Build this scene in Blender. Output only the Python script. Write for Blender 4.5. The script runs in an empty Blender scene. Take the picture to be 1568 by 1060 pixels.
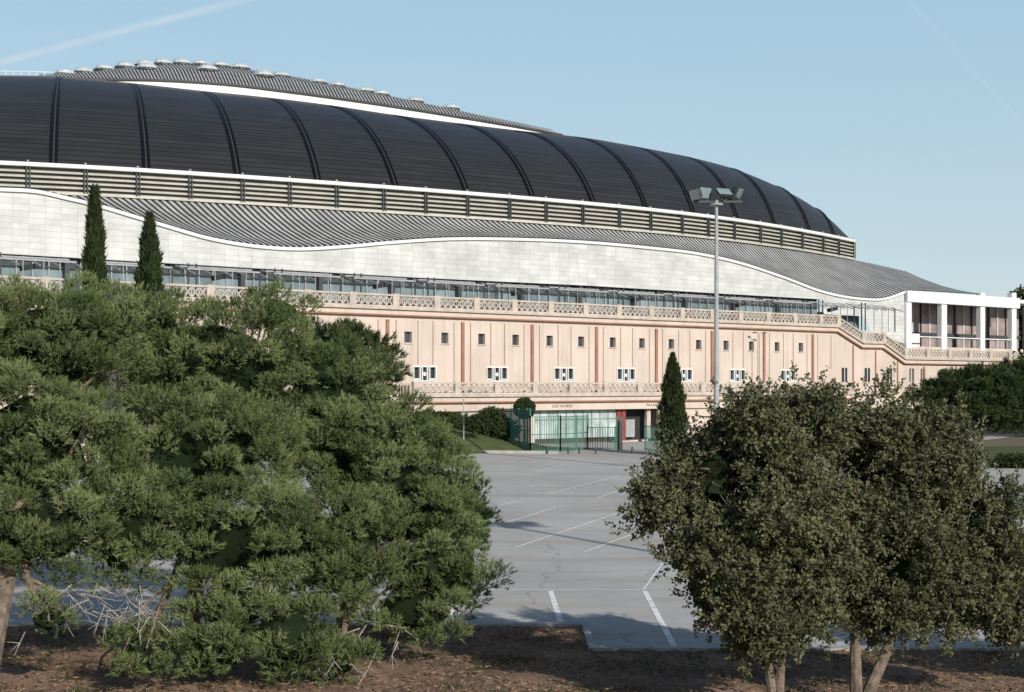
import bpy, math, random
import numpy as np
from mathutils import Vector
random.seed(4); rng=np.random.default_rng(7)
F=2154.0; CX=784.0; HY=590.0; CH=5.5
def pw(px,py,Y): return np.array([(px-CX)/F*Y, Y, CH+(HY-py)*Y/F])
def gp(px,py,z=0.0):
    Y=(CH-z)*F/(py-HY); return np.array([(px-CX)/F*Y,Y,z])
DX,DY=0.783,0.622
ANG=math.atan2(DY,DX)
def w2l(p): return np.array([p[0]*DX+p[1]*DY, -p[0]*DY+p[1]*DX, p[2]])
def l2w(s,c,z): return np.array([s*DX-c*DY, s*DY+c*DX, z])
def ray(px,py,c):
    k=(px-CX)/F; Y=c/(DX-DY*k); return w2l((k*Y,Y,CH+(HY-py)*Y/F))
def S(px,c): return ray(px,500,c)[0]
def Zc(px,py,c): return ray(px,py,c)[2]
def herm(x,xs,ys):
    xs=np.array(xs,float); ys=np.array(ys,float); m=np.gradient(ys,xs)
    x=np.atleast_1d(np.array(x,float)); x=np.clip(x,xs[0],xs[-1])
    i=np.clip(np.searchsorted(xs,x)-1,0,len(xs)-2); h=xs[i+1]-xs[i]; t=(x-xs[i])/h
    return (2*t**3-3*t**2+1)*ys[i]+(t**3-2*t**2+t)*h*m[i]+(-2*t**3+3*t**2)*ys[i+1]+(t**3-t**2)*h*m[i+1]
# ---------------- materials
def newmat(name):
    m=bpy.data.materials.new(name); m.use_nodes=True
    nt=m.node_tree; b=nt.nodes['Principled BSDF']; return m,nt,b
def mat(name,col,rough=0.8,var=0.15,scale=2.0,metal=0.0,spec=0.3,bump=0.0,bscale=20,col2=None,detail=4,streak=0.0):
    m,nt,b=newmat(name); N=nt.nodes; L=nt.links
    tc=N.new('ShaderNodeTexCoord'); no=N.new('ShaderNodeTexNoise'); no.inputs['Scale'].default_value=scale; no.inputs['Detail'].default_value=detail
    L.new(tc.outputs['Object'],no.inputs['Vector'])
    mx=N.new('ShaderNodeMix'); mx.data_type='RGBA'
    c1=[c*(1-var) for c in col]; c2=list(col2) if col2 else [min(1,c*(1+var)) for c in col]
    mx.inputs[6].default_value=(*c1,1); mx.inputs[7].default_value=(*c2,1)
    mr=N.new('ShaderNodeMapRange'); mr.inputs[1].default_value=0.35; mr.inputs[2].default_value=0.65
    L.new(no.outputs['Fac'],mr.inputs[0]); L.new(mr.outputs[0],mx.inputs[0]); last=mx.outputs[2]
    if streak>0:
        mp=N.new('ShaderNodeMapping'); mp.inputs['Scale'].default_value=(2.2,2.2,.14); L.new(tc.outputs['Object'],mp.inputs['Vector'])
        n3=N.new('ShaderNodeTexNoise'); n3.inputs['Scale'].default_value=1; n3.inputs['Detail'].default_value=5; L.new(mp.outputs[0],n3.inputs['Vector'])
        r3=N.new('ShaderNodeMapRange'); r3.inputs[1].default_value=.5; r3.inputs[2].default_value=.75; r3.inputs[3].default_value=1; r3.inputs[4].default_value=1-streak; L.new(n3.outputs['Fac'],r3.inputs[0])
        m3=N.new('ShaderNodeMix'); m3.data_type='RGBA'; m3.blend_type='MULTIPLY'; m3.inputs[0].default_value=1; L.new(last,m3.inputs[6]); L.new(r3.outputs[0],m3.inputs[7]); last=m3.outputs[2]
    L.new(last,b.inputs['Base Color'])
    b.inputs['Roughness'].default_value=rough; b.inputs['Metallic'].default_value=metal; b.inputs['Specular IOR Level'].default_value=spec
    if bump>0:
        n2=N.new('ShaderNodeTexNoise'); n2.inputs['Scale'].default_value=bscale; n2.inputs['Detail'].default_value=5
        L.new(tc.outputs['Object'],n2.inputs['Vector'])
        bp=N.new('ShaderNodeBump'); bp.inputs['Strength'].default_value=bump; bp.inputs['Distance'].default_value=0.05
        L.new(n2.outputs['Fac'],bp.inputs['Height']); L.new(bp.outputs[0],b.inputs['Normal'])
    return m
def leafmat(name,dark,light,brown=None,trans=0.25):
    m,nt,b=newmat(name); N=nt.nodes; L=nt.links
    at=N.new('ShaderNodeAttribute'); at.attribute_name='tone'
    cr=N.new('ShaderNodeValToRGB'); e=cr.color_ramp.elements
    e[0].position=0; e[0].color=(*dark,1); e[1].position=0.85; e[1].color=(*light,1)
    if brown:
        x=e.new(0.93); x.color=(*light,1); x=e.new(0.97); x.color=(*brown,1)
    N.remove(b); df=N.new('ShaderNodeBsdfDiffuse')
    L.new(at.outputs['Fac'],cr.inputs[0]); L.new(cr.outputs[0],df.inputs[0])
    tr=N.new('ShaderNodeBsdfTranslucent'); L.new(cr.outputs[0],tr.inputs[0])
    ms=N.new('ShaderNodeMixShader'); ms.inputs[0].default_value=trans
    out=N['Material Output']; L.new(df.outputs[0],ms.inputs[1]); L.new(tr.outputs[0],ms.inputs[2]); L.new(ms.outputs[0],out.inputs[0])
    return m
M={}
M['wall']=mat('wall_stucco',(0.53,0.44,0.375),0.9,0.06,0.35,bump=0.1,streak=.16)
M['trim']=mat('trim_stone',(0.44,0.375,0.32),0.85,0.14,1.5)
M['pil']=mat('pilaster_terracotta',(0.29,0.15,0.105),0.85,0.12,1.0)
M['joint']=mat('facade_joint',(0.23,0.16,0.125),0.9,0.1)  # dark tone of the vertical facade joints
M['white']=mat('white_paint',(0.66,0.66,0.64),0.6,0.05,1.0)
M['glass']=mat('window_glass',(0.04,0.048,0.052),0.12,0.2,0.6,spec=0.8)
M['bglass']=mat('terrace_glass',(0.15,0.20,0.22),0.25,0.35,0.4,spec=0.6)
M['steel']=mat('dark_steel',(0.05,0.055,0.055),0.5,0.1)
M['lsteel']=mat('light_steel',(0.30,0.31,0.31),0.5,0.1)
M['dark']=mat('dark_interior',(0.03,0.03,0.03),0.9,0.2)
M['louv']=mat('louvre_slat',(0.43,0.415,0.365),0.6,0.1,0.7)
M['lback']=mat('louvre_dark_back',(0.10,0.097,0.085),0.7,0.2,0.5)  # dark backing seen between the louvre slats
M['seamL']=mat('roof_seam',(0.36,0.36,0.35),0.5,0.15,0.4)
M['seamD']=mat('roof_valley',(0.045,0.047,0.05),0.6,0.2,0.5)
M['rib']=mat('dome_rib',(0.004,0.005,0.006),0.4,0.1)
M['ribm']=mat('dome_rib_channel',(0.04,0.042,0.044),0.4,0.1)
M['concrete']=mat('concrete',(0.36,0.35,0.325),0.9,0.12,1.2,bump=0.1)
M['bark']=mat('bark',(0.15,0.115,0.088),0.95,0.35,6,bump=0.6,bscale=18)
M['twig']=mat('dead_twig',(0.29,0.26,0.225),0.95,0.25,6)
M['fence']=mat('fence_green',(0.04,0.14,0.11),0.5,0.1)
M['line']=mat('road_paint',(0.74,0.74,0.72),0.8,0.2,3)
M['lamp']=mat('lamp_glass',(0.2,0.26,0.28),0.1,0.1,spec=0.9)
M['curtain']=mat('translucent_panel',(0.38,0.45,0.43),0.4,0.25,0.8)
M['red']=mat('red_door',(0.20,0.05,0.04),0.6,0.1)
M['sign']=mat('sign_letters',(0.18,0.12,0.10),0.6,0.1)
M['core']=mat('crown_shade_filler',(0.014,0.020,0.010),1.0,0.2,spec=0.0)  # near-black filler: the shade inside crowns is put into this colour
M['bubble']=mat('skylight',(0.42,0.46,0.48),0.2,0.15,spec=0.6)
M['pink']=mat('pink_glass',(0.29,0.23,0.22),0.3,0.3,0.5)
def uvlines(name,col,axis,period,depth,rough=0.6,spec=0.3):
    m,nt,b=newmat(name); N=nt.nodes; L=nt.links
    uv=N.new('ShaderNodeTexCoord'); sp=N.new('ShaderNodeSeparateXYZ'); L.new(uv.outputs['UV'],sp.inputs[0])
    mu=N.new('ShaderNodeMath'); mu.operation='FRACT'; di=N.new('ShaderNodeMath'); di.operation='DIVIDE'; di.inputs[1].default_value=period
    L.new(sp.outputs[axis],di.inputs[0]); L.new(di.outputs[0],mu.inputs[0])
    cmp_=N.new('ShaderNodeMath'); cmp_.operation='LESS_THAN'; cmp_.inputs[1].default_value=0.14; L.new(mu.outputs[0],cmp_.inputs[0])
    fl=N.new('ShaderNodeMath'); fl.operation='FLOOR'; L.new(di.outputs[0],fl.inputs[0])
    no=N.new('ShaderNodeTexNoise'); no.inputs['Scale'].default_value=0.9; no.inputs['Detail'].default_value=5
    cx=N.new('ShaderNodeCombineXYZ'); mm=N.new('ShaderNodeMath'); mm.operation='MULTIPLY'; mm.inputs[1].default_value=0.12
    L.new(sp.outputs[0],mm.inputs[0]); L.new(mm.outputs[0],cx.inputs[0]); L.new(fl.outputs[0],cx.inputs[1]); L.new(cx.outputs[0],no.inputs['Vector'])
    mx=N.new('ShaderNodeMix'); mx.data_type='RGBA'; mx.inputs[6].default_value=(*[c*0.4 for c in col],1); mx.inputs[7].default_value=(*[c*1.6 for c in col],1)
    L.new(no.outputs['Fac'],mx.inputs[0])
    m2=N.new('ShaderNodeMix'); m2.data_type='RGBA'; m2.inputs[7].default_value=(*[c*depth for c in col],1)
    L.new(mx.outputs[2],m2.inputs[6]); L.new(cmp_.outputs[0],m2.inputs[0]); L.new(m2.outputs[2],b.inputs['Base Color'])
    b.inputs['Roughness'].default_value=rough; b.inputs['Specular IOR Level'].default_value=spec
    return m
M['dome']=uvlines('dome_panel',(0.026,0.0255,0.025),1,0.8,0.35,0.42,0.4)
def bandmat():
    m,nt,b=newmat('perforated_white_panel'); N=nt.nodes; L=nt.links
    tc=N.new('ShaderNodeTexCoord'); sp=N.new('ShaderNodeSeparateXYZ'); cb=N.new('ShaderNodeCombineXYZ')
    L.new(tc.outputs['Object'],sp.inputs[0]); L.new(sp.outputs[0],cb.inputs[0]); L.new(sp.outputs[2],cb.inputs[1])
    br=N.new('ShaderNodeTexBrick'); br.offset=0.0; br.inputs['Scale'].default_value=1.0
    br.inputs['Brick Width'].default_value=1.33; br.inputs['Row Height'].default_value=0.5; br.inputs['Mortar Size'].default_value=0.022
    br.inputs['Color1'].default_value=(0.60,0.60,0.58,1); br.inputs['Color2'].default_value=(0.51,0.515,0.495,1); br.inputs['Mortar'].default_value=(0.42,0.42,0.405,1)
    L.new(cb.outputs[0],br.inputs['Vector'])
    no=N.new('ShaderNodeTexNoise'); no.inputs['Scale'].default_value=0.35; no.inputs['Detail'].default_value=8; no.inputs['Roughness'].default_value=.7; L.new(tc.outputs['Object'],no.inputs['Vector'])
    mx=N.new('ShaderNodeMix'); mx.data_type='RGBA'; mx.blend_type='MULTIPLY'; mx.inputs[0].default_value=0.9
    L.new(br.outputs[0],mx.inputs[6])
    mr=N.new('ShaderNodeMapRange'); mr.inputs[1].default_value=.35; mr.inputs[2].default_value=.65; mr.inputs[3].default_value=.72; mr.inputs[4].default_value=1
    L.new(no.outputs['Fac'],mr.inputs[0]); L.new(mr.outputs[0],mx.inputs[7]); L.new(mx.outputs[2],b.inputs['Base Color'])
    b.inputs['Roughness'].default_value=0.6
    return m
M['band']=bandmat()
def groundmat(name,c1,c2,c3,s1,s2,rough=0.95,bump=0.4,stain=None):
    m,nt,b=newmat(name); N=nt.nodes; L=nt.links
    tc=N.new('ShaderNodeTexCoord')
    a=N.new('ShaderNodeTexNoise'); a.inputs['Scale'].default_value=s1; a.inputs['Detail'].default_value=6; a.inputs['Roughness'].default_value=0.65
    c=N.new('ShaderNodeTexNoise'); c.inputs['Scale'].default_value=s2; c.inputs['Detail'].default_value=8; c.inputs['Roughness'].default_value=0.7
    L.new(tc.outputs['Object'],a.inputs['Vector']); L.new(tc.outputs['Object'],c.inputs['Vector'])
    r1=N.new('ShaderNodeMapRange'); r1.inputs[1].default_value=.38; r1.inputs[2].default_value=.62; L.new(a.outputs['Fac'],r1.inputs[0])
    r2=N.new('ShaderNodeMapRange'); r2.inputs[1].default_value=.35; r2.inputs[2].default_value=.7; L.new(c.outputs['Fac'],r2.inputs[0])
    m1=N.new('ShaderNodeMix'); m1.data_type='RGBA'; m1.inputs[6].default_value=(*c1,1); m1.inputs[7].default_value=(*c2,1); L.new(r1.outputs[0],m1.inputs[0])
    m2=N.new('ShaderNodeMix'); m2.data_type='RGBA'; m2.inputs[7].default_value=(*c3,1); L.new(m1.outputs[2],m2.inputs[6])
    hf=N.new('ShaderNodeMath'); hf.operation='MULTIPLY'; hf.inputs[1].default_value=.6 if stain else 1.0; L.new(r2.outputs[0],hf.inputs[0]); L.new(hf.outputs[0],m2.inputs[0])
    last=m2.outputs[2]
    if stain:
        vo=N.new('ShaderNodeTexVoronoi'); vo.feature='DISTANCE_TO_EDGE'; vo.inputs['Scale'].default_value=.16
        mpn=N.new('ShaderNodeTexNoise'); mpn.inputs['Scale'].default_value=.8; mpn.inputs['Detail'].default_value=6
        L.new(tc.outputs['Object'],mpn.inputs['Vector'])
        ad=N.new('ShaderNodeVectorMath'); ad.operation='ADD'; L.new(tc.outputs['Object'],ad.inputs[0])
        sc_=N.new('ShaderNodeVectorMath'); sc_.operation='SCALE'; sc_.inputs['Scale'].default_value=1.2; L.new(mpn.outputs['Color'],sc_.inputs[0]); L.new(sc_.outputs[0],ad.inputs[1]); L.new(ad.outputs[0],vo.inputs['Vector'])
        r3=N.new('ShaderNodeMapRange'); r3.inputs[1].default_value=.0; r3.inputs[2].default_value=.008; r3.inputs[3].default_value=.55; r3.inputs[4].default_value=0; L.new(vo.outputs['Distance'],r3.inputs[0])
        m3=N.new('ShaderNodeMix'); m3.data_type='RGBA'; m3.inputs[7].default_value=(*stain,1); L.new(last,m3.inputs[6]); L.new(r3.outputs[0],m3.inputs[0])
        mp=N.new('ShaderNodeMapping'); mp.inputs['Scale'].default_value=(.06,.35,1); L.new(tc.outputs['Object'],mp.inputs['Vector'])
        n4=N.new('ShaderNodeTexNoise'); n4.inputs['Scale'].default_value=1; n4.inputs['Detail'].default_value=7; L.new(mp.outputs[0],n4.inputs['Vector'])
        r4=N.new('ShaderNodeMapRange'); r4.inputs[1].default_value=.52; r4.inputs[2].default_value=.68; r4.inputs[4].default_value=.8; L.new(n4.outputs['Fac'],r4.inputs[0])
        m4=N.new('ShaderNodeMix'); m4.data_type='RGBA'; m4.inputs[7].default_value=(.36,.315,.265,1); L.new(m3.outputs[2],m4.inputs[6]); L.new(r4.outputs[0],m4.inputs[0]); last=m4.outputs[2]
    L.new(last,b.inputs['Base Color']); b.inputs['Roughness'].default_value=rough; b.inputs['Specular IOR Level'].default_value=0.15
    bp=N.new('ShaderNodeBump'); bp.inputs['Strength'].default_value=bump; bp.inputs['Distance'].default_value=0.05; L.new(c.outputs['Fac'],bp.inputs['Height']); L.new(bp.outputs[0],b.inputs['Normal'])
    return m
M['asphalt']=groundmat('worn_asphalt',(0.35,0.345,0.335),(0.46,0.455,0.44),(0.40,0.395,0.38),0.14,14,bump=0.1,stain=(.19,.185,.175))
M['soil']=groundmat('soil',(0.20,0.125,0.085),(0.34,0.215,0.15),(0.14,0.10,0.07),0.9,9)
M['grass']=groundmat('grass',(0.065,0.085,0.032),(0.11,0.13,0.052),(0.05,0.065,0.028),0.4,6)
M['earth']=groundmat('dry_earth',(0.14,0.12,0.08),(0.11,0.11,0.06),(0.17,0.14,0.10),0.05,2)
# ---------------- mesh builder
class MB:
    def __init__(s): s.v=[];s.f=[];s.m=[];s.mats=[]
    def mi(s,k):
        if k not in s.mats: s.mats.append(k)
        return s.mats.index(k)
    def add(s,vs,fs,k):
        o=len(s.v); s.v+= [tuple(float(a) for a in p) for p in vs]; i=s.mi(k)
        for f in fs: s.f.append(tuple(a+o for a in f)); s.m.append(i)
    def box(s,x0,x1,y0,y1,z0,z1,k):
        vs=[(x0,y0,z0),(x1,y0,z0),(x1,y1,z0),(x0,y1,z0),(x0,y0,z1),(x1,y0,z1),(x1,y1,z1),(x0,y1,z1)]
        s.add(vs,[(0,3,2,1),(4,5,6,7),(0,1,5,4),(1,2,6,5),(2,3,7,6),(3,0,4,7)],k)
    def beam(s,a,b,w,h,k,up=(0,0,1)):
        a=Vector(a);b=Vector(b);d=(b-a)
        if d.length<1e-6: return
        d.normalize(); u=Vector(up)
        if abs(d.dot(u))>0.98: u=Vector((0,1,0))
        r=d.cross(u).normalized()*w/2; q=r.cross(d).normalized()*h/2
        vs=[a-r-q,a+r-q,a+r+q,a-r+q,b-r-q,b+r-q,b+r+q,b-r+q]
        s.add(vs,[(0,1,2,3),(7,6,5,4),(0,4,5,1),(1,5,6,2),(2,6,7,3),(3,7,4,0)],k)
    def tube(s,pts,rad,k,seg=8):
        pts=[Vector([float(c) for c in p]) for p in pts]; vs=[]
        for i,p in enumerate(pts):
            d=(pts[min(i+1,len(pts)-1)]-pts[max(i-1,0)]).normalized()
            u=Vector((0,0,1)) if abs(d.z)<0.9 else Vector((1,0,0))
            r=d.cross(u).normalized(); q=r.cross(d)
            for j in range(seg):
                a=2*math.pi*j/seg; vs.append(p+(r*math.cos(a)+q*math.sin(a))*rad[i])
        fs=[]
        for i in range(len(pts)-1):
            for j in range(seg):
                a=i*seg+j; b=i*seg+(j+1)%seg; fs.append((a,b,b+seg,a+seg))
        fs.append(tuple(range(seg))[::-1]); fs.append(tuple(range((len(pts)-1)*seg,len(pts)*seg)))
        s.add(vs,fs,k)
    def obj(s,name,parent=None,smooth=False):
        me=bpy.data.meshes.new(name); me.from_pydata(s.v,[],s.f)
        for k in s.mats: me.materials.append(M[k])
        me.polygons.foreach_set('material_index',s.m)
        if smooth: me.polygons.foreach_set('use_smooth',[True]*len(s.f))
        me.update(); o=bpy.data.objects.new(name,me); bpy.context.scene.collection.objects.link(o)
        if parent: o.parent=parent
        return o
def gridobj(name,P,k,parent=None,uv=None,smooth=True):
    P=np.array(P,float); a,b=P.shape[:2]
    me=bpy.data.meshes.new(name)
    fs=[(i*b+j,(i+1)*b+j,(i+1)*b+j+1,i*b+j+1) for i in range(a-1) for j in range(b-1)]
    me.from_pydata(P.reshape(-1,3).tolist(),[],fs); me.materials.append(M[k])
    if smooth: me.polygons.foreach_set('use_smooth',[True]*len(fs))
    if uv is not None:
        U=np.array(uv,float).reshape(-1,2); l=me.uv_layers.new(name='UVMap')
        idx=np.zeros(len(me.loops),int); me.loops.foreach_get('vertex_index',idx)
        l.data.foreach_set('uv',U[idx].ravel())
    me.update(); o=bpy.data.objects.new(name,me); bpy.context.scene.collection.objects.link(o)
    if parent: o.parent=parent
    return o
def empty(name):
    e=bpy.data.objects.new(name,None); bpy.context.scene.collection.objects.link(e); return e
# ================= ARENA (local frame: x along facade, y away, z up)
AR=empty('sports_arena'); AR.rotation_euler=(0,0,ANG)
C0=100.6; C1=98.6; C2=112.6; BAY=7.97; SO=66.3
sT=lambda t: SO+BAY*t
fw=MB()
def wallholes(mb,s0,s1,z0,z1,c,holes,k,dep=0.35):
    xs=sorted(set([s0,s1]+[h[0] for h in holes]+[h[1] for h in holes])); zs=sorted(set([z0,z1]+[h[2] for h in holes]+[h[3] for h in holes]))
    for i in range(len(xs)-1):
        for j in range(len(zs)-1):
            mx=(xs[i]+xs[i+1])/2; mz=(zs[j]+zs[j+1])/2
            if any(h[0]<mx<h[1] and h[2]<mz<h[3] for h in holes): continue
            mb.add([(xs[i],c,zs[j]),(xs[i+1],c,zs[j]),(xs[i+1],c,zs[j+1]),(xs[i],c,zs[j+1])],[(0,1,2,3)],k)
    for h in holes:
        a,b,z_0,z_1=h; e=c+dep
        mb.add([(a,c,z_0),(a,e,z_0),(a,e,z_1),(a,c,z_1)],[(0,1,2,3)],k)
        mb.add([(b,c,z_0),(b,e,z_0),(b,e,z_1),(b,c,z_1)],[(3,2,1,0)],k)
        mb.add([(a,c,z_0),(b,c,z_0),(b,e,z_0),(a,e,z_0)],[(0,1,2,3)],k)
        mb.add([(a,c,z_1),(b,c,z_1),(b,e,z_1),(a,e,z_1)],[(3,2,1,0)],k)
        mb.add([(a,e,z_0),(b,e,z_0),(b,e,z_1),(a,e,z_1)],[(0,1,2,3)],'glass')
ZT=13.3; WT=11.45
sEnd=S(1280,C0)
t=-7
while sT(t)<sEnd-0.5:
    a=sT(t); b=min(sT(t+1),sEnd); full=b-a>BAY*0.9
    H=[]
    if full:
        H=[(a+.22*BAY,a+.32*BAY,9.2,10.15),(a+.71*BAY,a+.81*BAY,9.2,10.15),(a+.335*BAY,a+.65*BAY,5.85,7.2)]
    wallholes(fw,a,b,0.0,WT,C0,H,'wall')
    fw.box(a-.15,a+.15,C0-.16,C0-.002,4.8,WT-.32,'pil')
    for q in (.115,.40,.60,.885):
        if a+q*BAY<b: fw.box(a+q*BAY-.035,a+q*BAY+.035,C0-.03,C0-.002,7.35 if .3<q<.7 else 5.0,WT-.32,'joint')
    if full:
        x0,x1=a+.335*BAY,a+.65*BAY
        for (u0,u1,w0,w1) in [(x0,x1,5.85,5.95),(x0,x1,7.1,7.2)]: fw.box(u0,u1,C0-.05,C0+.2,w0,w1,'white')
        W=x1-x0
        for q in (0.03,0.30,0.39,0.61,0.70,0.97): fw.box(x0+q*W-.045,x0+q*W+.045,C0-.045,C0+.18,5.95,7.1,'white')
        for q in (.165,.835): fw.box(x0+q*W-.3,x0+q*W+.3,C0+.1,C0+.16,6.0,6.12,'white')
        fw.tube([(x0+.5*W,C0+.0,6.5),(x0+.5*W,C0+.2,6.5)],[.17,.17],'white',12)
        for cc in (a+.27*BAY,a+.76*BAY):
            fw.box(cc-.45,cc-.4,C0-.02,C0+.1,9.2,10.15,'white'); fw.box(cc-.46,cc+.46,C0-.08,C0-.002,9.08,9.2,'trim')
    t+=1
prof=[(sT(-7),ZT),(sEnd,ZT)]
for px,py in [(1318,508),(1350,509),(1383,533)]:
    prof.append((S(px,C0),Zc(px,py,C0)))
sR=sT(17); prof.append((sR,prof[-1][1]))
def zprof(s): return float(np.interp(s,[p[0] for p in prof],[p[1] for p in prof]))
for i in range(1,len(prof)-1):
    a,za=prof[i]; b,zb=prof[i+1]
    if i<len(prof)-2:
        fw.add([(a,C0,0),(b,C0,0),(b,C0,zb-1.85),(a,C0,za-1.85)],[(0,1,2,3)],'wall')
    else:
        H=[]; x=a+1.2
        while x<b-3:
            H+=[(x,x+.95,5.9,7.5)]; x+=BAY*.5 if len(H)%2==0 else 2.2
        wallholes(fw,a,b,0,zb-1.85,C0,H,'wall')
        for h in H: fw.box((h[0]+h[1])/2-.05,(h[0]+h[1])/2+.05,C0+.05,C0+.2,5.9,7.5,'white')
x=sEnd+1.5
while x<prof[-2][0]-.5:
    fw.box(x-.5,x+.5,C0-.012,C0-.002,5.9,7.5,'glass'); fw.box(x-.04,x+.04,C0-.03,C0-.013,5.9,7.5,'white'); fw.box(x-.6,x+.6,C0-.1,C0-.002,5.78,5.89,'trim'); fw.box(x+1.4,x+1.55,C0-.1,C0-.002,4.6,zprof(x+1.4)-2.1,'pil'); x+=4.1
x=prof[-2][0]+4
while x<sR: fw.box(x-.12,x+.12,C0-.1,C0-.002,0,zprof(x)-2.1,'pil'); x+=7.5
fw.obj('facade_wall',AR)
def balus(mb,s0,z0,s1,z1,c,h=1.1,post=True,cornice=True):
    L=s1-s0; n=max(1,round(L/0.62)); sl=(z1-z0)/L
    def T(x): return z0+(x-s0)*sl
    def slab(d0,d1,c0,c1,k):
        vs=[(s0,c0,z0-d1),(s1,c0,z1-d1),(s1,c1,z1-d1),(s0,c1,z0-d1),(s0,c0,z0-d0),(s1,c0,z1-d0),(s1,c1,z1-d0),(s0,c1,z0-d0)]
        mb.add(vs,[(0,3,2,1),(4,5,6,7),(0,1,5,4),(1,2,6,5),(2,3,7,6),(3,0,4,7)],k)
    slab(0,.16,c-.14,c+.16,'trim'); slab(h-.14,h+.0,c-.12,c+.14,'trim')
    if cornice:
        slab(h+.003,h+.22,c-.42,c+.2,'trim'); slab(h+.223,h+.62,c-.2,c+.2,'wall'); slab(h+.623,h+.75,c-.28,c+.2,'pil')
    w=L/n; a,b=.16,h-.14
    for i in range(n):
        x=s0+i*w
        if post and i%7==0:
            mb.box(x,x+w,c-.18,c+.18,T(x)-h-.002,T(x)+.06,'trim'); continue
        for (xa,da,xb,db) in [(x,a,x+w,b),(x,b,x+w,a)]:
            mb.beam((xa,c,T(xa)-da),(xb,c,T(xb)-db),.10,.085,'trim',up=(0,1,0))
        mb.beam((x,c,T(x)-a),(x,c,T(x)-b),.07,.05,'trim',up=(0,1,0))
ub=MB()
for i in range(len(prof)-1): balus(ub,prof[i][0],prof[i][1],prof[i+1][0],prof[i+1][1],C0-.05)
ub.obj('upper_balustrade',AR)
lt=MB(); sa=S(632,C1); sb=S(1306,C1)
balus(lt,sa,5.78,sb,5.78,C1,h=1.05,cornice=True)
lt.box(sa,sb,C1+.05,C0-.01,4.4,4.7,'concrete')
lt.box(sa+.1,sb,C1+.03,C1+.5,3.25,3.96,'wall')
lt.box(sa+.0,sa+.35,C1+.2,C0-.02,0,4.4,'wall')
for i in range(int((C0-C1)/.5)): lt.box(sa-.12,sa+.12,C1+.2+i*.5,C1+.3+i*.5,4.7,5.7,'trim')
sg0=S(822,C1); sg1=S(952,C1); sd=S(1012,C1)
lt.box(sa+.35,sg0,C1+.3,C1+.6,.3,3.25,'wall')
lt.box(sd,sb,C1+.3,C1+.6,.3,3.25,'wall')
lt.box(sg0,sg1,C1+.8,C1+.9,.6,3.25,'curtain')
x=sg0
while x<sg1: lt.box(x-.04,x+.04,C1+.7,C1+.79,.6,3.25,'lsteel'); x+=1.05
lt.box(sg0,sg1,C1+.68,C1+.78,2.35,2.43,'lsteel')
lt.box(sg1,sd,C1+1.7,C1+1.8,.3,3.25,'dark')
for px in (955,962,1000): 
    q=S(px,C1); lt.box(q-.25,q+.25,C1+.6,C1+.9,.3,3.25,'red' if px<1000 else 'trim')
lt.box(S(968,C1),S(985,C1),C1+1.2,C1+1.3,.5,2.2,'lsteel')
lt.obj('lower_terrace',AR)
for txt,px in (('LES AUBES',846),('PALAU',990)):
    cu=bpy.data.curves.new('sign_text','FONT'); cu.body=txt; cu.size=.36; cu.extrude=.02; cu.space_character=1.5
    o=bpy.data.objects.new('sign_text',cu); bpy.context.scene.collection.objects.link(o); o.parent=AR
    o.location=(S(px,C1),C1-.0,3.5); o.rotation_euler=(math.pi/2,0,0); cu.materials.append(M['sign'])
td=MB(); td.box(sT(-7),sEnd,C0+.3,C2+6,11.9,12.15,'concrete'); td.box(prof[-2][0],sR,C0+.3,C2+6,prof[-1][1]-1.4,prof[-1][1]-1.15,'concrete')
td.box(sEnd-.2,sEnd+.1,C0+.3,C2+3,5,12,'wall'); td.obj('terrace_deck',AR)
# --- wavy white band
wx=[-400,-200,-60,0,60,100,150,190,250,320,400,450,520,600,680,780,900,1000,1060,1130,1200,1260,1320,1350,1388]
wy=[300,290,288,290,294,303,315,327,345,365,378,381,378,371,366,366,371,380,387,402,425,447,457.5,458,446]
bx=[-400,260,640,900,1100,1257,1261,1326,1330,1393]; by=[365,403,425,437,449,458,481,484,506,529]
PX=np.concatenate([np.arange(-400,1388,6),[1388]]); wyv=herm(PX,wx,wy); byv=np.interp(PX,bx,by)
Pb=[];
wave_s=[];wave_z=[]
for p,a,b in zip(PX,wyv,byv):
    A=ray(p,a,C2);B=ray(p,b,C2); wave_s.append(A[0]); wave_z.append(A[2])
    Pb.append([B,B*0.5+A*0.5,A])
gridobj('perforated_band',Pb,'band',AR,smooth=False)
wave_s=np.array(wave_s);wave_z=np.array(wave_z)
lip=[]
for s,z in zip(wave_s,wave_z): lip.append([(s,C2-.004,z-.16),(s,C2-.22,z-.14),(s,C2-.22,z+.14),(s,C2+.3,z+.2)])
gridobj('band_lip',lip,'white',AR,smooth=False)
ts=MB(); s0=S(-400,C2); s1=S(1260,C2)
for i in range(60):
    a=s0+(s1-s0)*i/60; b=s0+(s1-s0)*(i+1)/60
    za=np.interp(a,[S(p,C2) for p in bx[:6]],[Zc(p,q,C2) for p,q in zip(bx[:6],by[:6])]); zb=np.interp(b,[S(p,C2) for p in bx[:6]],[Zc(p,q,C2) for p,q in zip(bx[:6],by[:6])])
    ts.add([(a,C2,za),(b,C2,zb),(b,C2+4,zb),(a,C2+4,za)],[(0,1,2,3)],'steel')
ts.box(s0,s1,C2+.9,C2+1.0,12.15,15.1,'bglass')
ts.box(s0,s1,C2+.95,C2+1.05,15.1,17.5,'glass')
x=s0; i=0
while x<s1:
    ts.box(x-.05,x+.05,C2+.7,C2+.88,12.15,17,'lsteel'); 
    if i%6==0: ts.box(x-.2,x+.2,C2+.2,C2+.6,12.15,17.2,'steel')
    x+=1.33; i+=1
for z in (13.3,15.1): ts.box(s0,s1,C2+.6,C2+.68,z,z+.1,'steel')
ts.box(s0,s1,C2+4,C2+4.3,5,17,'dark')
ts.box(s1,S(1330,C2),C2+1.5,C2+1.6,8,Zc(1300,478,C2),'bglass')
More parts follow.
